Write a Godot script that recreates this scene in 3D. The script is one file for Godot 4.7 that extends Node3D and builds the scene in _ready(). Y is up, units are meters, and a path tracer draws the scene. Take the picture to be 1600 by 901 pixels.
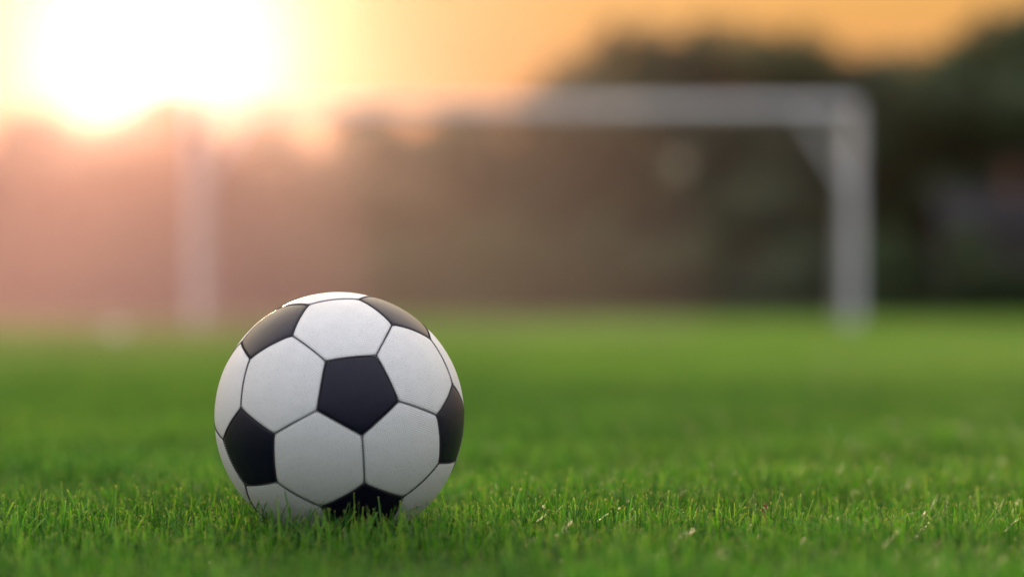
extends Node3D
# A football on a mown pitch, low sun behind a full-size goal and a belt of trees. Units are metres, y is up, the camera looks along -z.

const EYE := Vector3(0.0, 0.2022, 0.0)
const PITCH := 0.00575
const BALL := Vector3(-0.1506, 0.1092, -3.3496)
const BALL_RADIUS := 0.1092
const SUN_TOWARDS := Vector3(-0.0940, 0.0690, -0.993)

var rng := RandomNumberGenerator.new()
var bumps := FastNoiseLite.new()
var tufts := FastNoiseLite.new()
var level0 := 0.0
var taken := {}


# ------------------------------------------------------------------ helpers
func numbered(called: String) -> String:
	if not taken.has(called):
		taken[called] = 0
		return called
	taken[called] += 1
	return "%s_%03d" % [called, taken[called]]


func nth(k: int) -> String:
	var words := ["first", "second", "third", "fourth", "fifth", "sixth", "seventh", "eighth", "ninth", "tenth", "eleventh", "twelfth", "thirteenth", "fourteenth", "fifteenth", "sixteenth", "seventeenth", "eighteenth", "nineteenth", "twentieth", "twenty-first", "twenty-second"]
	return words[k]


func tag(o: Node, label := "", category := "", group := "", kind := "") -> void:
	if label: o.set_meta("label", label)
	if category: o.set_meta("category", category)
	if group: o.set_meta("group", group)
	if kind: o.set_meta("kind", kind)


func thing(called: String, label: String, category: String, at := Vector3.ZERO, turn := 0.0, group := "") -> Node3D:
	var o := Node3D.new()
	o.name = numbered(called)
	add_child(o, true)
	o.position = at
	o.rotation.y = turn
	tag(o, label, category, group)
	return o


func part(called: String, m: Mesh, mat: Material, parent: Node) -> MeshInstance3D:
	var o := MeshInstance3D.new()
	o.name = called if parent != self else numbered(called)
	o.mesh = m
	o.material_override = mat
	parent.add_child(o, true)
	return o


func paint(c: Color, rough := 0.7, metal := 0.0) -> StandardMaterial3D:   # c is a linear base colour
	var m := StandardMaterial3D.new()
	m.albedo_color = c.linear_to_srgb()
	m.roughness = rough
	m.metallic = metal
	return m


func noise_texture(seed_: int, freq: float, low: Color, high: Color, size := 512, octaves := 4) -> NoiseTexture2D:
	var n := FastNoiseLite.new()
	n.seed = seed_
	n.noise_type = FastNoiseLite.TYPE_SIMPLEX_SMOOTH
	n.frequency = freq
	n.fractal_octaves = octaves
	var g := Gradient.new()
	g.set_color(0, low.linear_to_srgb())
	g.set_color(1, high.linear_to_srgb())
	var t := NoiseTexture2D.new()
	t.width = size
	t.height = size
	t.seamless = true
	t.noise = n
	t.color_ramp = g
	return t


func to_mesh(v: PackedVector3Array, n: PackedVector3Array, idx: PackedInt32Array, uv := PackedVector2Array(), col := PackedColorArray()) -> ArrayMesh:
	for t in range(0, idx.size(), 3):   # front faces run clockwise round their normals
		var p := idx[t]
		var q := idx[t + 1]
		var r := idx[t + 2]
		if (v[q] - v[p]).cross(v[r] - v[p]).dot(n[p] + n[q] + n[r]) > 0.0:
			idx[t + 1] = r
			idx[t + 2] = q
	var a := []
	a.resize(Mesh.ARRAY_MAX)
	a[Mesh.ARRAY_VERTEX] = v
	a[Mesh.ARRAY_NORMAL] = n
	a[Mesh.ARRAY_INDEX] = idx
	if uv.size(): a[Mesh.ARRAY_TEX_UV] = uv
	if col.size(): a[Mesh.ARRAY_COLOR] = col
	var m := ArrayMesh.new()
	m.add_surface_from_arrays(Mesh.PRIMITIVE_TRIANGLES, a)
	return m


class Shape:   # collects tubes and boxes into one mesh
	var v := PackedVector3Array()
	var n := PackedVector3Array()
	var idx := PackedInt32Array()

	func tube(path: Array, radii: Array, sides := 12, caps := true) -> void:
		var start := v.size()
		var up := Vector3.UP
		for i in path.size():
			var d: Vector3 = (path[mini(i + 1, path.size() - 1)] - path[maxi(i - 1, 0)]).normalized()
			if absf(d.dot(up)) > 0.95: up = Vector3.RIGHT
			var a := d.cross(up).normalized()
			var b := a.cross(d).normalized()
			up = b
			for k in sides:
				var t := TAU * k / sides
				var o := a * cos(t) + b * sin(t)
				v.append(path[i] + o * radii[i])
				n.append(o)
		for i in path.size() - 1:
			for k in sides:
				var p := start + i * sides + k
				var q := start + i * sides + (k + 1) % sides
				idx.append_array([p, p + sides, q, q, p + sides, q + sides])
		if caps:
			for e in [0, path.size() - 1]:
				var d: Vector3 = (path[e] - path[1 if e == 0 else e - 1]).normalized()
				var c := v.size()
				v.append(path[e])
				n.append(d)
				for k in sides:
					v.append(v[start + e * sides + k])
					n.append(d)
				for k in sides:
					idx.append_array([c, c + 1 + k, c + 1 + (k + 1) % sides] if e == 0 else [c, c + 1 + (k + 1) % sides, c + 1 + k])

	func box(c: Vector3, s: Vector3, bas := Basis()) -> void:
		for ax in 3:
			for sg in [-1.0, 1.0]:
				var nn := Vector3.ZERO
				nn[ax] = sg
				var uu := Vector3.ZERO
				uu[(ax + 1) % 3] = 1.0
				var ww := Vector3.ZERO
				ww[(ax + 2) % 3] = 1.0
				var st := v.size()
				for q in [[-1, -1], [1, -1], [1, 1], [-1, 1]]:
					v.append(c + bas * ((nn + uu * q[0] + ww * q[1]) * s * 0.5))
					n.append(bas * nn)
				idx.append_array([st, st + 2, st + 1, st, st + 3, st + 2] if sg > 0 else [st, st + 1, st + 2, st, st + 2, st + 3])


func shape_mesh(s: Shape) -> ArrayMesh:
	return to_mesh(s.v, s.n, s.idx)


func ground_height(x: float, z: float) -> float:
	return 0.011 * bumps.get_noise_2d(x, z) - level0


# ------------------------------------------------------------------ sky
func sky_panorama() -> Texture2D:
	# a hazy sunset sky: white-hot round the sun, orange along the horizon on that side, pale and bluish overhead and behind
	var w := 2048
	var h := 1024
	var im := Image.create(w, h, false, Image.FORMAT_RGBF)
	var sun := SUN_TOWARDS.normalized()
	for y in h:
		var el := PI * (0.5 - (y + 0.5) / h)
		var ce := cos(el)
		var se := sin(el)
		for x in w:
			var az := TAU * (x + 0.5) / w
			var d := Vector3(sin(az) * ce, se, -cos(az) * ce)
			var th := rad_to_deg(acos(clampf(d.dot(sun), -1.0, 1.0)))
			var e := maxf(rad_to_deg(el), 0.0)
			var near := exp(-th / 45.0)
			var low := exp(-pow(e / 5.2, 3.0))
			var dome := Vector3(0.82, 0.88, 1.06) * (0.58 + 0.66 * smoothstep(8.0, 50.0, e))
			var warm := Vector3(0.58, 0.155, 0.010)
			var mid := Vector3(0.66, 0.38, 0.07)
			var c := dome.lerp(mid, clampf(near * 1.3, 0.0, 1.0))
			c = c.lerp(warm, low * (0.15 + 0.85 * near))
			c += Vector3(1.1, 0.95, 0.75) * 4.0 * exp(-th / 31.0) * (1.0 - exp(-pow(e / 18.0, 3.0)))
			c += Vector3(1.0, 0.80, 0.56) * 0.30 * exp(-th / 5.5)
			c += Vector3(1.0, 0.86, 0.6) * 2.5 * exp(-th / 0.7)
			im.set_pixel(x, y, Color(c.x, c.y, c.z))
	return ImageTexture.create_from_image(im)


# ------------------------------------------------------------------ football
func panel_radius(d: Vector3, corners: Array, ripple: float) -> float:
	var m := 1e9
	var along := 0.0
	var soft := 0.0
	for k in corners.size():
		var a: Vector3 = corners[k]
		var b: Vector3 = corners[(k + 1) % corners.size()]
		var nn := b.cross(a).normalized()
		var dist := absf(asin(clampf(d.dot(nn), -1, 1))) * BALL_RADIUS
		soft += exp(-dist / 0.0012)
		if dist < m:
			m = dist
			along = (d - a).dot((b - a).normalized()) / (b - a).length()
	m = maxf(0.0, -log(soft) * 0.0012) if soft > 0.0 else m
	var w := 0.0026 * (1.0 + ripple * cos(TAU * 19.0 * along))
	var g := 0.0015
	var groove := 0.0
	if m < w:
		groove = g * (1.0 - sqrt(maxf(0.0, 1.0 - pow(1.0 - m / w, 2.0))))
	return BALL_RADIUS - groove - 0.0007 * exp(-m / 0.009)


func panel_mesh(corners: Array, uv_half: float) -> ArrayMesh:
	# corners are unit directions round +z; the panel is domed and rolls into its seams, puckered at each stitch
	var per := 76
	var rings := [0.0, 0.14, 0.28, 0.42, 0.54, 0.64, 0.72, 0.78, 0.83, 0.865, 0.895, 0.918, 0.937, 0.953, 0.966, 0.977, 0.986, 0.993, 0.998, 1.0]
	var cols := corners.size() * per
	var v := PackedVector3Array()
	var uv := PackedVector2Array()
	var idx := PackedInt32Array()
	for r: float in rings:
		for c in cols:
			var k := c / per
			var e: Vector3 = (corners[k] as Vector3).slerp(corners[(k + 1) % corners.size()], float(c % per) / per)
			var d := (Vector3.BACK * (1.0 - r) + e * r).normalized()
			v.append(d * panel_radius(d, corners, 0.38))
			uv.append(Vector2(d.x, d.y) / uv_half * 0.5 + Vector2(0.5, 0.5))
	for i in rings.size() - 1:
		for c in cols:
			var p := i * cols + c
			var q := i * cols + (c + 1) % cols
			if i > 0:
				idx.append_array([p, q, p + cols])
			idx.append_array([q, q + cols, p + cols])
	var n := PackedVector3Array()
	n.resize(v.size())
	for t in range(0, idx.size(), 3):
		var f := (v[idx[t + 1]] - v[idx[t]]).cross(v[idx[t + 2]] - v[idx[t]])
		for k in 3: n[idx[t + k]] += f
	for i in n.size():
		if i < cols: n[i] = Vector3.BACK
		else:
			n[i] = n[i].normalized()
			if n[i].dot(v[i]) < 0.0: n[i] = -n[i]
	return to_mesh(v, n, idx, uv)


func leather_height(seed_: int, dimples: float) -> ImageTexture:
	# fine pressed dimples in offset rows with faint creases
	var s := 1024
	var im := Image.create(s, s, false, Image.FORMAT_RGBF)
	var n := FastNoiseLite.new()
	n.seed = seed_
	n.frequency = 0.006
	n.fractal_octaves = 4
	var fine := FastNoiseLite.new()
	fine.seed = seed_ + 1
	fine.frequency = 0.12
	fine.fractal_octaves = 2
	var pitch := s / 42.0
	for y in s:
		for x in s:
			var row := floorf(y / (pitch * 0.8))
			var u := fposmod(x / pitch + 0.5 * fmod(row, 2.0), 1.0) - 0.5
			var vv := fposmod(y / (pitch * 0.8), 1.0) - 0.5
			var dim := exp(-(u * u + vv * vv) / 0.07)
			var wear := clampf(0.9 + 0.5 * n.get_noise_2d(x + 900, y), 0.0, 1.0)
			var hgt := 0.5 - 0.45 * dimples * dim * wear + 0.09 * n.get_noise_2d(x, y) + 0.03 * fine.get_noise_2d(x, y)
			im.set_pixel(x, y, Color(hgt, hgt, hgt))
	return ImageTexture.create_from_image(im)


func scuffed(seed_: int, base: Color, worn: Color, dirt: Color) -> ImageTexture:
	var s := 512
	var im := Image.create(s, s, false, Image.FORMAT_RGB8)
	var n := FastNoiseLite.new()
	n.seed = seed_
	n.frequency = 0.012
	n.fractal_octaves = 5
	var p := FastNoiseLite.new()
	p.seed = seed_ + 5
	p.frequency = 0.055
	p.fractal_octaves = 3
	for y in s:
		for x in s:
			var a := clampf(0.5 + 0.8 * n.get_noise_2d(x, y), 0.0, 1.0)
			var b := clampf((p.get_noise_2d(x, y) - 0.36) * 4.0, 0.0, 1.0)
			im.set_pixel(x, y, base.lerp(worn, a).lerp(dirt, 0.5 * b).linear_to_srgb())
	return ImageTexture.create_from_image(im)


func build_ball() -> void:
	var ph := (1.0 + sqrt(5.0)) / 2.0
	var axes: Array[Vector3] = []
	for a in [-1.0, 1.0]:
		for b in [-ph, ph]:
			axes.append(Vector3(0, a, b).normalized())
			axes.append(Vector3(a, b, 0).normalized())
			axes.append(Vector3(b, 0, a).normalized())
	# turn the solid so that a black panel looks up and to the right of the lens, with one corner pointing down
	var front := Vector3(0.1792, 0.2361, 0.9550).normalized()
	var side := Vector3(-0.5389, 0.7498, 0.3840).normalized()
	var f2 := front
	var r2 := (side - front * side.dot(front)).normalized()
	var goal_basis := Basis(r2, f2.cross(r2), f2)
	var a0: Vector3 = axes[0]
	var nb: Vector3
	for a in axes:
		if absf(a.dot(a0) - 0.4472) < 0.01: nb = a
	var r0 := (nb - a0 * nb.dot(a0)).normalized()
	var own := Basis(r0, a0.cross(r0), a0)
	var turn := goal_basis * own.inverse()
	turn = Basis(Vector3.RIGHT, PITCH) * turn
	for i in axes.size(): axes[i] = turn * axes[i]

	var ball := thing("football", "black and white stitched leather football resting in the mown grass", "football", Vector3(BALL.x, BALL.y - BALL_RADIUS, BALL.z))
	var centre := Vector3(0, BALL_RADIUS, 0)

	var white := StandardMaterial3D.new()
	white.albedo_texture = scuffed(11, Color(0.745, 0.74, 0.735), Color(0.73, 0.725, 0.715), Color(0.50, 0.50, 0.44))
	white.roughness = 0.38
	white.metallic_specular = 0.5
	white.heightmap_enabled = true
	white.heightmap_texture = leather_height(3, 1.0)
	white.heightmap_scale = 0.13
	var black := StandardMaterial3D.new()
	black.albedo_texture = scuffed(12, Color(0.003, 0.003, 0.014), Color(0.005, 0.004, 0.020), Color(0.018, 0.018, 0.026))
	black.roughness = 0.36
	black.metallic_specular = 0.38
	black.heightmap_enabled = true
	black.heightmap_texture = leather_height(8, 0.6)
	black.heightmap_scale = 0.06
	var thread := paint(Color(0.03, 0.027, 0.03), 0.8)

	# corners: one third of the way along each edge of the icosahedron
	var corners: Array[Vector3] = []
	for i in 12:
		for j in 12:
			if i != j and absf(axes[i].dot(axes[j]) - 0.4472) < 0.01:
				corners.append((axes[i] * 2.0 + axes[j]).normalized())
	var meshes := {}
	var centres: Array[Vector3] = []
	for a in axes: centres.append(a)
	for i in 12:
		for j in range(i + 1, 12):
			for k in range(j + 1, 12):
				if axes[i].dot(axes[j]) > 0.4 and axes[j].dot(axes[k]) > 0.4 and axes[i].dot(axes[k]) > 0.4:
					centres.append((axes[i] + axes[j] + axes[k]).normalized())
	var st := Shape.new()
	var done := {}
	for ci in centres.size():
		var c := centres[ci]
		var five := ci < 12
		var ring: Array = []
		for q in corners:
			if q.dot(c) > (0.925 if five else 0.90): ring.append(q)
		var first: Vector3 = ring[(ci * 3) % ring.size()]
		if not five:   # hexagons alternate between black and white neighbours: start each on the same sort of corner
			first = ring[0]
		var rx := (first - c * first.dot(c)).normalized()
		var bas := Basis(rx, c.cross(rx), c)
		ring.sort_custom(func(p: Vector3, q: Vector3) -> bool: return fposmod(atan2(p.dot(bas.y), p.dot(bas.x)) + 0.01, TAU) < fposmod(atan2(q.dot(bas.y), q.dot(bas.x)) + 0.01, TAU))
		if not meshes.has(five):
			var loc: Array = []
			for q in ring: loc.append(bas.inverse() * q)
			meshes[five] = panel_mesh(loc, 0.37 if five else 0.43)
		var o := part("black_panel" if five else "white_panel", meshes[five], black if five else white, ball)
		o.transform = Transform3D(bas, centre)
		for k in ring.size():
			var p: Vector3 = ring[k]
			var q: Vector3 = ring[(k + 1) % ring.size()]
			var key := str((p + q).snapped(Vector3.ONE * 0.01))
			if done.has(key): continue
			done[key] = true
			for s in 19:
				var d := p.slerp(q, (s + 0.5) / 19.0)
				var fwd := (q - p).normalized()
				var across := d.cross(fwd).normalized()
				fwd = (fwd + across * 0.35).normalized()
				st.box(centre + d * (BALL_RADIUS - 0.0007), Vector3(0.0017, 0.0007, 0.0011), Basis(fwd, d.cross(fwd).normalized(), d))
	var seam := part("stitching", shape_mesh(st), thread, ball)
	tag(seam, "", "", "", "stuff")
	var core := SphereMesh.new()
	core.radius = BALL_RADIUS - 0.0024
	core.height = core.radius * 2.0
	core.radial_segments = 64
	core.rings = 32
	part("bladder", core, thread, ball).position = centre


# ------------------------------------------------------------------ grass
func grass_patch(seed_: int, size: float, count: int, tall: float, wide: float, segs: int) -> ArrayMesh:
	var r := RandomNumberGenerator.new()
	r.seed = seed_
	var v := PackedVector3Array()
	var n := PackedVector3Array()
	var col := PackedColorArray()
	var idx := PackedInt32Array()
	for b in count:
		var at := Vector3(r.randf_range(-0.53, 0.53) * size, -0.002, r.randf_range(-0.53, 0.53) * size)
		var kind := r.randf()
		var h := tall * clampf(r.randfn(1.0, 0.29), 0.35, 1.7)
		var w := wide * r.randf_range(0.55, 1.4)
		var lean := absf(r.randfn(0.0, 0.5))
		var c: Color
		if kind < 0.46: c = Color(0.030, 0.120, 0.009).lerp(Color(0.105, 0.305, 0.018), r.randf())
		elif kind < 0.74: c = Color(0.022, 0.098, 0.014).lerp(Color(0.032, 0.117, 0.023), r.randf())
		elif kind < 0.885: c = Color(0.143, 0.304, 0.030).lerp(Color(0.179, 0.315, 0.044), r.randf())
		elif kind < 0.93:
			c = Color(0.24, 0.20, 0.08).lerp(Color(0.28, 0.17, 0.06), r.randf())   # dry, fallen or short
			h *= r.randf_range(0.3, 0.7)
			lean += r.randf_range(0.1, 0.9)
			w *= 0.65
		elif kind < 0.95: c = Color(0.10, 0.13, 0.03)
		else:
			h *= r.randf_range(1.2, 1.8)                                           # uncut stalks
			w *= 1.15
			lean *= 0.8
			if r.randf() < 0.4:   # broad arching blades
				w *= 1.5
				lean += r.randf_range(0.5, 1.1)
				h *= 0.9
			c = Color(0.075, 0.205, 0.032)
		h = minf(h, tall * 1.75)
		if kind < 0.74 and r.randf() < 0.08: lean += r.randf_range(0.5, 1.2)
		var dir := Vector3.RIGHT.rotated(Vector3.UP, r.randf() * TAU)
		var face := dir.rotated(Vector3.UP, PI / 2 + r.randfn(0.0, 0.6))
		var bend := lean * r.randf_range(0.4, 1.4)
		var start := v.size()
		var cut := r.randf() < 0.72
		var levels := segs + 1
		var twist := r.randfn(0.0, 0.5)
		for i in levels:
			var t := float(i) / segs
			if i == segs - 1 and segs > 2: t = 0.93
			var p := at + Vector3.UP * h * t * (1.0 - 0.18 * bend * t) + dir * h * (lean * 0.45 * t + bend * 0.55 * t * t)
			var ww := w * (1.0 - 0.35 * t * t) * 0.5
			if i == segs: ww = w * (0.30 if cut else 0.05)
			var across := face.rotated(Vector3.UP, twist * t)
			v.append(p - across * ww)
			v.append(p + across * ww)
			var nn := across.cross(Vector3.UP + dir * bend * t).normalized()
			n.append((nn - across * 0.45).normalized())
			n.append((nn + across * 0.45).normalized())
			var cc := c
			if cut and i == segs: cc = c.lerp(Color(0.40, 0.36, 0.15), 0.8) if segs > 2 else c.lerp(Color(0.26, 0.36, 0.10), 0.45)
			col.append(cc)
			col.append(cc)
		for i in segs:
			var q := start + i * 2
			idx.append_array([q, q + 2, q + 1, q + 1, q + 2, q + 3])
	return to_mesh(v, n, idx, PackedVector2Array(), col)


func spread(parent: Node, meshes: Array, mat: Material, cells: Array, size: float) -> void:
	# cells: Vector2 centres; the patches take turns and quarter turns
	var lists: Array = []
	for m in meshes: lists.append([])
	for c in cells: lists[rng.randi() % meshes.size()].append(c)
	for k in meshes.size():
		if lists[k].is_empty(): continue
		var mm := MultiMesh.new()
		mm.transform_format = MultiMesh.TRANSFORM_3D
		mm.use_colors = true
		mm.mesh = meshes[k]
		mm.instance_count = lists[k].size()
		for i in lists[k].size():
			var c: Vector2 = lists[k][i]
			var hgt := ground_height(c.x, c.y)
			var e := size * 0.5
			var nx := (ground_height(c.x - e, c.y) - ground_height(c.x + e, c.y)) / size
			var nz := (ground_height(c.x, c.y - e) - ground_height(c.x, c.y + e)) / size
			var up := Vector3(nx, 1, nz).normalized()
			var side := up.cross(Vector3.BACK).normalized()
			var bas := Basis(side, up, side.cross(up)) * Basis(Vector3.UP, (rng.randi() % 4) * PI / 2 + rng.randfn(0.0, 0.05))
			var lush := tufts.get_noise_2d(c.x * 4.5, c.y * 4.5)
			bas = bas * Basis.from_scale(Vector3(1, 1.0 + 0.42 * lush, 1))
			mm.set_instance_transform(i, Transform3D(bas, Vector3(c.x, hgt, c.y)))
			var tone := 1.0 + 0.32 * tufts.get_noise_2d(c.x * 1.3 + 40, c.y * 1.3) + rng.randfn(0.0, 0.05)
			var dry := clampf(0.5 + 0.9 * tufts.get_noise_2d(c.x * 0.7 - 90, c.y * 0.7), 0, 1)
			mm.set_instance_color(i, Color(tone * (0.92 + 0.2 * dry), tone, tone * (1.06 - 0.16 * dry)))
		var o := MultiMeshInstance3D.new()
		o.name = "grass_patch"
		o.multimesh = mm
		o.material_override = mat
		o.set_meta("kind", "stuff")
		parent.add_child(o, true)


func grid_cells(size: float, x_half: Callable, z_near: float, z_far: float, inner: Callable) -> Array:
	var out := []
	var nz := int((z_near - z_far) / size)
	for j in nz:
		var z := z_near - (j + 0.5) * size
		var half: float = x_half.call(z)
		var hole: float = inner.call(z)
		var k := int(ceil(half / size))
		for i in range(-k, k):
			var x := (i + 0.5) * size
			if absf(x) < hole: continue
			out.append(Vector2(x, z))
	return out


func build_ground() -> void:
	var xs := []
	var zs := []
	for i in range(-90, 91):
		var t := i / 90.0
		xs.append(6.0 * t + signf(t) * 294.0 * pow(absf(t), 6.0))
	for i in 221:
		var t := i / 220.0
		zs.append(6.0 - 14.0 * t - 560.0 * pow(t, 6.0))
	zs.push_front(30.0)
	zs.push_front(150.0)
	var v := PackedVector3Array()
	var n := PackedVector3Array()
	var idx := PackedInt32Array()
	for z in zs:
		for x in xs:
			v.append(Vector3(x, ground_height(x, z), z))
			var e := 0.02
			n.append(Vector3(ground_height(x - e, z) - ground_height(x + e, z), 2 * e, ground_height(x, z - e) - ground_height(x, z + e)).normalized())
	for j in zs.size() - 1:
		for i in xs.size() - 1:
			var p: int = j * xs.size() + i
			var q: int = p + xs.size()
			idx.append_array([p, p + 1, q, q, p + 1, q + 1])
	var soil := StandardMaterial3D.new()
	soil.albedo_texture = noise_texture(5, 0.02, Color(0.020, 0.034, 0.008), Color(0.046, 0.064, 0.016))
	soil.uv1_triplanar = true
	soil.uv1_world_triplanar = true
	soil.uv1_scale = Vector3.ONE * 0.8
	soil.roughness = 0.95
	var g := part("ground", to_mesh(v, n, idx), soil, self)
	tag(g, "level soil of the pitch under the turf", "ground", "", "structure")

	var leaf := StandardMaterial3D.new()
	leaf.vertex_color_use_as_albedo = true
	leaf.roughness = 0.45
	leaf.metallic_specular = 0.45
	leaf.backlight_enabled = true
	leaf.backlight = Color(0.92, 1.0, 0.75)
	var turf := Node3D.new()
	turf.name = "grass"
	add_child(turf, true)
	tag(turf, "short mown green grass covering the whole pitch", "grass", "", "stuff")
	var fine := []
	for k in 8: fine.append(grass_patch(100 + k, 0.125, 360, 0.0265, 0.0016, 4))
	var mid := []
	for k in 5: mid.append(grass_patch(200 + k, 0.25, 900, 0.031, 0.0029, 2))
	var coarse := []
	for k in 4: coarse.append(grass_patch(300 + k, 1.0, 2600, 0.034, 0.0075, 2))
	var none := func(_z: float) -> float: return -1.0
	var near_half := func(z: float) -> float: return snappedf(0.9 + 0.16 * absf(z), 0.25)
	spread(turf, fine, leaf, grid_cells(0.125, near_half, -1.0, -9.0, none), 0.125)
	var mid_half := func(z: float) -> float: return snappedf(3.5 + 0.17 * absf(z), 0.25)
	var mid_hole := func(z: float) -> float: return near_half.call(z) if z < -1.0 and z > -9.0 else -1.0
	spread(turf, mid, leaf, grid_cells(0.25, mid_half, 3.0, -33.0, mid_hole), 0.25)
	var far_half := func(z: float) -> float: return 14.0 + 0.27 * absf(z)
	var far_hole := func(z: float) -> float: return floorf(mid_half.call(z)) if z < 3.0 and z > -33.0 else -1.0
	spread(turf, coarse, leaf, grid_cells(1.0, far_half, 12.0, -196.0, far_hole), 1.0)


# ------------------------------------------------------------------ goal and small things on the pitch
func build_goal() -> void:
	var at := Vector3(0.145, ground_height(0.145, -43.4), -43.4)
	var goal := thing("football_goal", "white full-size football goal with netting at the end of the pitch", "football goal", at)
	var white := paint(Color(0.64, 0.64, 0.66), 0.4)
	var steel := paint(Color(0.55, 0.55, 0.57), 0.45)
	var r := 0.06
	for s in [-1.0, 1.0]:
		var p := Shape.new()
		p.tube([Vector3(s * 3.72, -0.05, 0), Vector3(s * 3.72, 2.44, 0)], [r, r], 24)
		part("post", shape_mesh(p), white, goal)
		var k := Shape.new()
		k.tube([Vector3(s * 3.66, 1.62, -0.01), Vector3(s * 3.12, 2.44, -0.01)], [0.03, 0.03], 12)
		part("corner_brace", shape_mesh(k), white, goal)
		var b := Shape.new()
		var pts := [Vector3(s * 3.72, 2.5, -0.05), Vector3(s * 3.72, 2.48, -0.7), Vector3(s * 3.72, 2.36, -0.92), Vector3(s * 3.72, 1.2, -1.45), Vector3(s * 3.72, 0.02, -1.95)]
		b.tube(pts, [0.02, 0.02, 0.02, 0.02, 0.02], 10)
		part("net_support", shape_mesh(b), steel, goal)
		var e := SphereMesh.new()
		e.radius = r
		e.height = 2 * r
		e.radial_segments = 24
		e.rings = 12
		part("corner_joint", e, white, goal).position = Vector3(s * 3.72, 2.5, 0)
	var c := Shape.new()
	c.tube([Vector3(-3.72, 2.5, 0), Vector3(3.72, 2.5, 0)], [r, r], 24)
	part("crossbar", shape_mesh(c), white, goal)
	var g := Shape.new()
	g.tube([Vector3(-3.72, 0.02, -1.95), Vector3(3.72, 0.02, -1.95)], [0.02, 0.02], 10)
	part("ground_bar", shape_mesh(g), steel, goal)
	# the net: cords 12 cm apart over roof, back and sides
	var profile := [Vector2(2.48, -0.05), Vector2(2.47, -0.7), Vector2(2.35, -0.92), Vector2(1.2, -1.45), Vector2(0.03, -1.95)]
	var line: Array[Vector2] = []
	for i in profile.size() - 1:
		var a: Vector2 = profile[i]
		var b: Vector2 = profile[i + 1]
		var k := maxi(1, int(a.distance_to(b) / 0.12))
		for t in k: line.append(a.lerp(b, float(t) / k))
	line.append(profile[-1])
	var net := Shape.new()
	var cord := 0.0012
	for i in 63:
		var x := -3.72 + 7.44 * i / 62.0
		var path := []
		var rr := []
		for q in line:
			path.append(Vector3(x, q.x, q.y))
			rr.append(cord)
		net.tube(path, rr, 3, false)
	for q in line:
		var path := []
		var rr := []
		for i in 9:
			path.append(Vector3(-3.72 + 7.44 * i / 8.0, q.x - 0.02 * sin(PI * i / 8.0), q.y))
			rr.append(cord)
		net.tube(path, rr, 3, false)
	for s in [-1.0, 1.0]:
		for i in 20:
			var y := 0.03 + 0.12 * i
			var back := -1.95
			for j in line.size() - 1:
				if line[j].x >= y and line[j + 1].x <= y: back = lerpf(line[j].y, line[j + 1].y, (line[j].x - y) / maxf(1e-4, line[j].x - line[j + 1].x))
			net.tube([Vector3(s * 3.72, y, -0.05), Vector3(s * 3.72, y, back)], [cord, cord], 3, false)
		for i in 15:
			var z := -0.12 - 0.12 * i
			var top := 2.47
			for j in line.size() - 1:
				if line[j].y >= z and line[j + 1].y <= z: top = lerpf(line[j].x, line[j + 1].x, (line[j].y - z) / maxf(1e-4, line[j].y - line[j + 1].y))
			net.tube([Vector3(s * 3.72, 0.03, z), Vector3(s * 3.72, top, z)], [cord, cord], 3, false)
	var o := part("net", shape_mesh(net), paint(Color(0.5, 0.5, 0.5), 0.8), goal)
	tag(o, "", "", "", "stuff")


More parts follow.
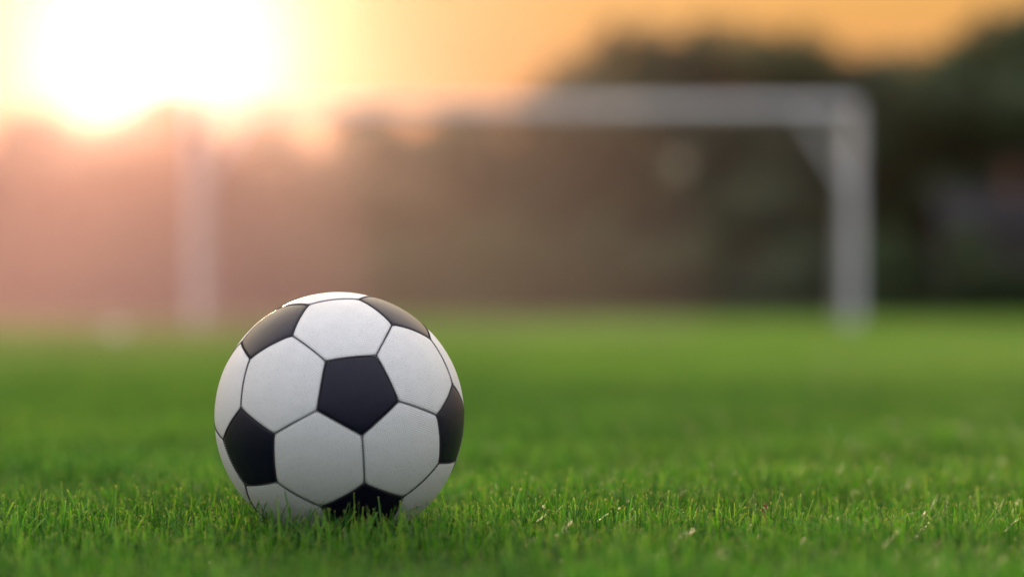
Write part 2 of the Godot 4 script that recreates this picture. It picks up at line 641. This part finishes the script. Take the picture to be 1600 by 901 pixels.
func build_small_things() -> void:
	# training marker on the grass, left of the goal
	var x := -3.05
	var z := -29.5
	var t := thing("marker_cone", "small pale training marker lying on the grass left of the goal", "marker cone", Vector3(x, ground_height(x, z) + 0.02, z))
	var prof := [Vector2(0.11, 0.0), Vector2(0.105, 0.012), Vector2(0.06, 0.05), Vector2(0.035, 0.062), Vector2(0.03, 0.06), Vector2(0.055, 0.046), Vector2(0.1, 0.006), Vector2(0.108, 0.0)]
	var v := PackedVector3Array()
	var n := PackedVector3Array()
	var idx := PackedInt32Array()
	var sides := 32
	for i in prof.size():
		var a: Vector2 = prof[maxi(i - 1, 0)]
		var b: Vector2 = prof[mini(i + 1, prof.size() - 1)]
		var d := (b - a).normalized()
		for k in sides:
			var ang := TAU * k / sides
			v.append(Vector3(cos(ang) * prof[i].x, prof[i].y, sin(ang) * prof[i].x))
			n.append(Vector3(cos(ang) * d.y, -d.x, sin(ang) * d.y).normalized())
	for i in prof.size() - 1:
		for k in sides:
			var p := i * sides + k
			var q := i * sides + (k + 1) % sides
			idx.append_array([p, p + sides, q, q, p + sides, q + sides])
	part("cone_shell", to_mesh(v, n, idx), paint(Color(0.75, 0.72, 0.66), 0.4), t)
	# a dry curled leaf among the blades, right of the ball
	var lx := 0.222
	var lz := -3.38
	var leaf := thing("dry_leaf", "tiny curled red-brown dry leaf caught in the grass right of the ball", "leaf", Vector3(lx, ground_height(lx, lz) + 0.024, lz), 0.3)
	var lv := PackedVector3Array()
	var ln := PackedVector3Array()
	var li := PackedInt32Array()
	for i in 9:
		var s := i / 8.0
		var w := 0.0042 * sin(PI * clampf(s * 0.92 + 0.05, 0, 1))
		for k in 5:
			var c := k / 2.0 - 1.0
			lv.append(Vector3(c * w * 0.8, s * 0.011, 0.0022 * c * c + 0.002 * sin(s * 3.0)))
			ln.append(Vector3(-c * 0.7, 0.1, 1).normalized())
	for i in 8:
		for k in 4:
			var p := i * 5 + k
			li.append_array([p, p + 5, p + 1, p + 1, p + 5, p + 6])
	var lm := paint(Color(0.11, 0.04, 0.025), 0.55)
	lm.backlight_enabled = true
	lm.backlight = Color(0.3, 0.2, 0.15)
	part("blade", to_mesh(lv, ln, li), lm, leaf)
	var stalk := Shape.new()
	stalk.tube([Vector3(0, 0, 0.001), Vector3(0.001, -0.006, 0.002), Vector3(0.003, -0.011, 0.003)], [0.0004, 0.0004, 0.0003], 6)
	part("stalk", shape_mesh(stalk), lm, leaf)


# ------------------------------------------------------------------ trees
func crown_mesh(r: RandomNumberGenerator, lobes: Array, count: int, leaf: float) -> ArrayMesh:
	# lobes: [centre, radii]; small pointed leaf sprays spread through each lobe, thicker towards its skin
	var v := PackedVector3Array()
	var n := PackedVector3Array()
	var col := PackedColorArray()
	var idx := PackedInt32Array()
	var total := 0.0
	for l in lobes: total += l[1].x * l[1].y + l[1].z * l[1].y
	for l in lobes:
		var rad: Vector3 = l[1]
		var k := int(count * (rad.x * rad.y + rad.z * rad.y) / total)
		var tone := r.randf_range(0.7, 1.3)
		for i in k:
			var d := Vector3(r.randfn(), r.randfn(), r.randfn()).normalized()
			var q: Vector3 = l[0] + d * rad * pow(r.randf(), 0.3) * r.randf_range(0.85, 1.12)
			var out := (d + Vector3(r.randfn(), r.randfn(), r.randfn()) * 0.7).normalized()
			var a := out.cross(Vector3(r.randfn(), r.randfn(), r.randfn())).normalized()
			var b := out.cross(a).normalized()
			var s := leaf * r.randf_range(0.5, 1.35)
			var st := v.size()
			v.append_array([q - a * s * 0.6, q + b * s * 0.32 - out * s * 0.05, q + a * s * 0.7 - out * s * 0.2, q - b * s * 0.32 - out * s * 0.05])
			for t in 4: n.append((out * 0.8 + d * 0.5).normalized())
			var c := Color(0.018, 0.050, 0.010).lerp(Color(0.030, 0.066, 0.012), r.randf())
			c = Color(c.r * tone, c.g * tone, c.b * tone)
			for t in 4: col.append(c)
			idx.append_array([st, st + 1, st + 3, st + 1, st + 2, st + 3])
	return to_mesh(v, n, idx, PackedVector2Array(), col)


func tree_pieces(seed_: int, tall: float, wide: float) -> Dictionary:   # a tree of unit kind: tall metres high
	var r := RandomNumberGenerator.new()
	r.seed = seed_
	var trunk := Shape.new()
	var base_r := tall * 0.018 + 0.03
	var path := []
	var rad := []
	for i in 7:
		var t := i / 6.0
		path.append(Vector3(r.randfn(0, 0.04) * i * 0.3, -0.1 + tall * 0.82 * t, r.randfn(0, 0.04) * i * 0.3))
		rad.append(base_r * (1.35 if i == 0 else 1.0 - 0.85 * t))
	trunk.tube(path, rad, 10)
	var limbs: Array = []
	var lobes: Array = []
	for i in 13:
		var t := r.randf_range(0.22, 0.95)
		var from: Vector3 = path[0].lerp(path[6], t * 0.9)
		var ang := i * 2.4 + r.randf()
		var reach := wide * 0.5 * (1.0 - 0.55 * absf(t - 0.45)) * r.randf_range(0.45, 0.8)
		if t > 0.8: reach *= 0.5
		var tip := from + Vector3(cos(ang) * reach, tall * r.randf_range(0.05, 0.16), sin(ang) * reach)
		tip.y = minf(tip.y, tall * 0.88)
		var s := Shape.new()
		s.tube([from, from.lerp(tip, 0.5) + Vector3(0, 0.05 * tall * 0.3, 0), tip], [base_r * 0.4, base_r * 0.26, base_r * 0.1], 7)
		limbs.append(shape_mesh(s))
		lobes.append([tip, Vector3(r.randf_range(0.14, 0.24) * wide, r.randf_range(0.09, 0.15) * tall, r.randf_range(0.14, 0.24) * wide)])
	for i in 4:
		lobes.append([Vector3(r.randfn(0, 0.07) * wide, tall * (0.35 + 0.15 * i), r.randfn(0, 0.07) * wide), Vector3(0.25 * wide * (1.1 - 0.07 * i), 0.14 * tall, 0.25 * wide * (1.1 - 0.07 * i))])
	return {"trunk": shape_mesh(trunk), "limbs": limbs, "crown": crown_mesh(r, lobes, 9000, 0.24), "tall": tall}


func bush_mesh(seed_: int) -> ArrayMesh:   # about 1 m high and 1.2 m wide
	var r := RandomNumberGenerator.new()
	r.seed = seed_
	var lobes: Array = []
	for i in 16:
		lobes.append([Vector3(r.randf_range(-0.55, 0.55), r.randf_range(0.05, 0.78) if i > 6 else r.randf_range(0.02, 0.25), r.randfn(0, 0.2)), Vector3.ONE * r.randf_range(0.17, 0.28)])
	return crown_mesh(r, lobes, 7000, 0.10)


func build_trees() -> void:
	var bark := StandardMaterial3D.new()
	bark.albedo_texture = noise_texture(21, 0.03, Color(0.035, 0.027, 0.02), Color(0.10, 0.08, 0.06))
	bark.uv1_triplanar = true
	bark.uv1_scale = Vector3(2.0, 0.7, 2.0)
	bark.roughness = 0.9
	var foliage := StandardMaterial3D.new()
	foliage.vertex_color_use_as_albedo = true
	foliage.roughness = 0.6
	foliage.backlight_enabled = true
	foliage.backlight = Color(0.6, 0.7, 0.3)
	var protos: Array = []
	for k in 4: protos.append(tree_pieces(500 + k * 7, 8.0, 5.2))
	# x, z, height, width factor, look
	var spots := [
		[-29.9, -189.1, 11.8, 1.32, "low round tree under the sun glare, at the far left of the tree belt"],
		[-23.6, -192.1, 11.1, 1.38, "low broad tree straight below the setting sun"],
		[-17.9, -187.2, 12.0, 1.26, "low tree just left of the left goalpost"],
		[-12.0, -190.1, 10.3, 1.39, "low tree just right of the left goalpost, behind the net"],
		[-6.7, -188.1, 10.8, 1.27, "round tree behind the left half of the net, not rising above the crossbar"],
		[-1.8, -191.1, 11.4, 1.16, "round tree behind the middle of the net, level with the crossbar"],
		[4.9, -189.1, 15.6, 1.09, "tall narrow-topped tree rising above the middle of the crossbar"],
		[9.3, -193.1, 15.8, 1.34, "shorter tree in the dip of the treetops above the crossbar"],
		[14.0, -188.1, 15.0, 1.33, "broad tall green tree above the right end of the crossbar"],
		[18.9, -195.0, 14.6, 1.29, "short tree filling the gap right of the right goalpost"],
		[23.8, -187.2, 16.1, 1.37, "tallest broad dark tree at the right edge"],
		[29.9, -191.1, 15.4, 1.40, "dark tree outermost on the right, partly outside the view"],
	]
	var i := 0
	for s in spots:
		var pr: Dictionary = protos[i % 4]
		var t := thing("tree", s[4], "tree", Vector3(s[0], 0, s[1]), i * 1.7, "trees in the belt behind the goal")
		part("trunk", pr.trunk, bark, t)
		for l in pr.limbs: part("limb", l, bark, t)
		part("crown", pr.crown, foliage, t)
		var k: float = s[2] / pr.tall
		t.scale = Vector3(s[3] * maxf(k, 1.3), k, s[3] * maxf(k, 1.3))
		i += 1
	# a second, slightly lower row behind, seen only through the gaps of the first
	var back := [[-34.5, 11.3], [-26.8, 12.0], [-20.5, 12.2], [-14.4, 11.4], [-8.3, 12.2], [-2.6, 12.0], [3.2, 12.6], [8.7, 15.2], [15.0, 15.9], [20.9, 15.6], [27.6, 18.2], [34.3, 18.2]]
	for q in back:
		var pr: Dictionary = protos[(i * 3) % 4]
		var t := thing("background_tree", "dark tree of the rear row seen between the front trees, %s from its left end" % nth(i - 12), "tree", Vector3(q[0], 0, -214.0 + fmod(i * 2.37, 6.0)), i * 2.1, "rear row of trees")
		part("trunk", pr.trunk, bark, t)
		part("crown", pr.crown, foliage, t)
		var k: float = q[1] / pr.tall
		t.scale = Vector3(maxf(k, 1.5) * 1.4, k, maxf(k, 1.5) * 1.2)
		i += 1
	var bushes: Array = []
	for k in 3: bushes.append(bush_mesh(700 + k))
	for row in 3:
		for b in 22:
			var x := (-33.0 + b * 3.1 + row * 1.5 + 0.6 * sin(b * 5.1)) * (0.54 if row == 0 else 1.0)
			var z: float = [-96.0, -184.0, -196.0][row] + (0.8 if row == 0 else 2.0) * sin(b * 3.3 + row)
			if row == 1 and x > 18.4 and x < 30.8: continue
			var tallb: float = (4.2 + 0.7 * sin(b * 2.7 + row * 2.0) + row * 0.8) * (0.5 if row == 0 else 1.0)
			var where: String = ["dark bush along the field edge", "dark bush of the middle row among the trunks", "dark bush of the rear row behind the trees"][row]
			var o := thing("bush", "%s, %s from the left end" % [where, nth(b)], "bush", Vector3(x, 0, z), b * 1.1, ["bushes along the field edge", "bushes among the trunks", "bushes behind the trees"][row])
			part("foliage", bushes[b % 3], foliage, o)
			var st := Shape.new()
			for k in 4:
				var a := k * 1.6 + b
				st.tube([Vector3(0.05 * cos(a), -0.05, 0.05 * sin(a)), Vector3(0.25 * cos(a), 0.6, 0.2 * sin(a))], [0.025, 0.01], 6)
			part("stem", shape_mesh(st), bark, o)
			o.scale = Vector3(2.0, tallb, 1.7) if row == 0 else Vector3(3.6, tallb, 3.0)
	build_woodland(protos[1].crown, protos[1].trunk, bushes[0], foliage, bark)


func build_woodland(crown: Mesh, trunk: Mesh, shrub: Mesh, foliage: Material, bark: Material) -> void:
	# the belt goes on as woodland to both sides, as one mass
	var wood := Node3D.new()
	wood.name = "woodland"
	add_child(wood, true)
	tag(wood, "woodland continuing the tree belt to both sides of the pitch", "woodland", "", "stuff")
	var trees: Array[Transform3D] = []
	var shrubs: Array[Transform3D] = []
	for side in [-1.0, 1.0]:
		for k in 60:
			var deg := 11.5 + k * 0.95 + rng.randf_range(-0.4, 0.4)
			var dist := rng.randf_range(188.0, 222.0)
			var at := Vector3(side * sin(deg_to_rad(deg)) * dist, 0, -cos(deg_to_rad(deg)) * dist)
			var sc := rng.randf_range(1.1, 1.6)
			trees.append(Transform3D(Basis(Vector3.UP, rng.randf() * TAU) * Basis.from_scale(Vector3(sc * 1.25, sc, sc * 1.25)), at))
			var low := rng.randf_range(3.2, 4.6)
			var turn := atan2(-at.x, -at.z) + rng.randf_range(-0.3, 0.3)
			shrubs.append(Transform3D(Basis(Vector3.UP, turn) * Basis.from_scale(Vector3(4.2, low, 3.2)), at * (180.0 / dist)))
	for q in [["crown", crown, foliage, trees], ["trunk", trunk, bark, trees], ["undergrowth", shrub, foliage, shrubs]]:
		var mm := MultiMesh.new()
		mm.transform_format = MultiMesh.TRANSFORM_3D
		mm.mesh = q[1]
		mm.instance_count = q[3].size()
		for i in q[3].size(): mm.set_instance_transform(i, q[3][i])
		var o := MultiMeshInstance3D.new()
		o.name = q[0]
		o.multimesh = mm
		o.material_override = q[2]
		o.set_meta("kind", "stuff")
		wood.add_child(o, true)


func build_house() -> void:
	# low house at the right edge, under the trees: dark boarded walls, slate-blue roof, brick chimney
	var hut := thing("house", "low dark boarded house with a slate-blue roof under the trees at the right edge", "house", Vector3(24.6, 0, -180.0), 0.06)
	var board := paint(Color(0.035, 0.03, 0.028), 0.8)
	var tin := paint(Color(0.010, 0.010, 0.013), 0.95)
	var brick := paint(Color(0.14, 0.062, 0.036), 0.9)
	var frame := paint(Color(0.08, 0.075, 0.07), 0.6)
	var w := Shape.new()
	w.box(Vector3(0, 2.0, 0), Vector3(9.0, 4.2, 5.6))
	part("wall", shape_mesh(w), board, hut)
	for k in 45:
		var s := Shape.new()
		s.box(Vector3(-4.4 + 0.2 * k, 2.0, 2.81), Vector3(0.185, 4.16, 0.022))
		part("plank", shape_mesh(s), board, hut)
	for e in [-1.0, 1.0]:   # gable ends
		var v := PackedVector3Array([Vector3(e * 4.5, 4.1, 2.8), Vector3(e * 4.5, 4.1, -2.8), Vector3(e * 4.5, 5.75, 0), Vector3(e * 4.4, 4.1, 2.8), Vector3(e * 4.4, 4.1, -2.8), Vector3(e * 4.4, 5.75, 0)])
		var o := Vector3(e, 0, 0)
		part("gable", to_mesh(v, PackedVector3Array([o, o, o, -o, -o, -o]), PackedInt32Array([0, 1, 2, 3, 4, 5])), board, hut)
	for s in [-1.0, 1.0]:
		var sh := Shape.new()
		sh.box(Vector3(0, 4.98, s * 1.60), Vector3(9.8, 0.08, 3.64), Basis(Vector3.RIGHT, s * 0.53))
		part("roof", shape_mesh(sh), tin, hut)
	var d := Shape.new()
	d.box(Vector3(-2.1, 1.02, 2.85), Vector3(1.0, 2.1, 0.06))
	var door := part("door", shape_mesh(d), paint(Color(0.05, 0.045, 0.04), 0.6), hut)
	var kn := SphereMesh.new()
	kn.radius = 0.035
	kn.height = 0.07
	part("handle", kn, frame, door).position = Vector3(-1.72, 1.0, 2.91)
	for x in [-3.5, 0.3, 2.6]:
		var wf := Shape.new()
		for q in [[Vector3(x, 2.35, 2.86), Vector3(1.3, 0.09, 0.07)], [Vector3(x, 1.15, 2.86), Vector3(1.3, 0.09, 0.07)], [Vector3(x - 0.605, 1.75, 2.86), Vector3(0.09, 1.11, 0.07)], [Vector3(x + 0.605, 1.75, 2.86), Vector3(0.09, 1.11, 0.07)], [Vector3(x, 1.75, 2.86), Vector3(0.05, 1.11, 0.05)]]:
			wf.box(q[0], q[1])
		var win := part("window", shape_mesh(wf), frame, hut)
		for e in [-0.2925, 0.2925]:
			var gl := Shape.new()
			gl.box(Vector3(x + e, 1.75, 2.835), Vector3(0.53, 1.1, 0.012))
			part("pane", shape_mesh(gl), paint(Color(0.02, 0.02, 0.025), 0.1), win)
	var c := Shape.new()
	c.box(Vector3(-1.2, 6.1, 0.3), Vector3(0.75, 1.9, 0.75))
	var ch := part("chimney", shape_mesh(c), brick, hut)
	var cap := Shape.new()
	cap.box(Vector3(-1.2, 7.11, 0.3), Vector3(0.9, 0.12, 0.9))
	part("cap", shape_mesh(cap), frame, ch)


func build_sky_gap_globe() -> void:
	# added pale globe on a post, standing in for a sky gap between leaves
	var gap_spot := thing("lamp_post", "added pale globe on a thin dark post standing in for a sky gap in the trees, right of centre", "sky gap stand-in", Vector3(4.05, 0, -93.0))
	var iron := paint(Color(0.03, 0.03, 0.03), 0.5)
	var p := Shape.new()
	p.tube([Vector3(0, -0.1, 0), Vector3(0, 0.5, 0), Vector3(0, 0.55, 0), Vector3(0, 3.5, 0)], [0.07, 0.07, 0.045, 0.035], 14)
	part("post", shape_mesh(p), iron, gap_spot)
	var c := Shape.new()
	c.tube([Vector3(0, 3.48, 0), Vector3(0, 3.52, 0), Vector3(0, 3.58, 0)], [0.05, 0.1, 0.09], 18)
	part("collar", shape_mesh(c), iron, gap_spot)
	var g := SphereMesh.new()
	g.radius = 0.2
	g.height = 0.4
	g.radial_segments = 32
	g.rings = 16
	part("globe", g, paint(Color(0.36, 0.33, 0.22), 0.5), gap_spot).position = Vector3(0, 3.75, 0)


func build_flare_veil() -> void:
	# added fog over the left half of the pitch, tinted to imitate lens flare
	for q in [[Vector3(-4.3, 0.3, -36.0), Vector3(4.8, 4.8, 54.0), 0.0078, Color(1.0, 0.74, 0.72), "densest core of the added reddish flare veil, left of the goal"], [Vector3(-4.0, 0.3, -38.0), Vector3(8.0, 5.4, 58.0), 0.0029, Color(1.0, 0.87, 0.78), "thin part of the added reddish flare veil round the left goalpost"], [Vector3(-4.0, 0.3, -43.0), Vector3(9.8, 6.0, 58.0), 0.0006, Color(1.0, 0.90, 0.80), "faintest outer part of the added flare veil thinning out towards the middle of the goal"]]:
		var m := FogVolume.new()
		m.name = numbered("flare_veil")
		m.shape = RenderingServer.FOG_VOLUME_SHAPE_ELLIPSOID
		m.size = q[1]
		m.position = q[0]
		m.rotation.y = 0.105
		var f := FogMaterial.new()
		f.albedo = q[3]
		f.density = q[2]
		m.material = f
		add_child(m)
		tag(m, q[4], "flare_veil", "", "stuff")


func _ready() -> void:
	rng.seed = 4242
	bumps.seed = 9
	bumps.frequency = 1.1
	bumps.fractal_octaves = 2
	tufts.seed = 31
	tufts.frequency = 1.0
	tufts.fractal_octaves = 3
	level0 = 0.0
	level0 = ground_height(BALL.x, BALL.z)

	# camera: a long lens close to the turf, wide open, focused on the ball
	var cam := Camera3D.new()
	cam.name = "camera"
	var lens := CameraAttributesPhysical.new()
	lens.frustum_focal_length = 159.8
	lens.exposure_aperture = 3.7
	lens.frustum_focus_distance = 3.345
	lens.frustum_near = 0.05
	lens.frustum_far = 1500.0
	cam.attributes = lens
	cam.position = EYE
	cam.rotation.x = PITCH
	add_child(cam)
	cam.current = true

	var env := Environment.new()
	env.background_mode = Environment.BG_SKY
	var sky := Sky.new()
	var pano := PanoramaSkyMaterial.new()
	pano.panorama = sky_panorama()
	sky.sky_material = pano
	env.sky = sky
	env.background_energy_multiplier = 1.0
	env.tonemap_mode = Environment.TONE_MAPPER_LINEAR
	env.tonemap_exposure = 1.2
	env.sdfgi_enabled = true
	env.ssao_enabled = true
	env.ssil_enabled = true
	# thin tinted haze, added in place of lens flare; scatters the low sun forward
	env.volumetric_fog_enabled = true
	env.volumetric_fog_density = 0.000027
	env.volumetric_fog_albedo = Color(1.0, 0.87, 0.88)
	env.volumetric_fog_anisotropy = 0.965
	var we := WorldEnvironment.new()
	we.name = "environment"
	we.environment = env
	add_child(we)

	var sun := DirectionalLight3D.new()
	sun.name = "sun"
	sun.light_energy = 1.6
	sun.light_color = Color(1.0, 0.86, 0.70)
	sun.light_angular_distance = 0.5
	sun.shadow_enabled = true
	sun.look_at_from_position(Vector3.ZERO, -SUN_TOWARDS)
	add_child(sun)

	build_ground()
	build_trees()
	build_house()
	build_sky_gap_globe()
	build_flare_veil()
	build_goal()
	build_ball()
	build_small_things()
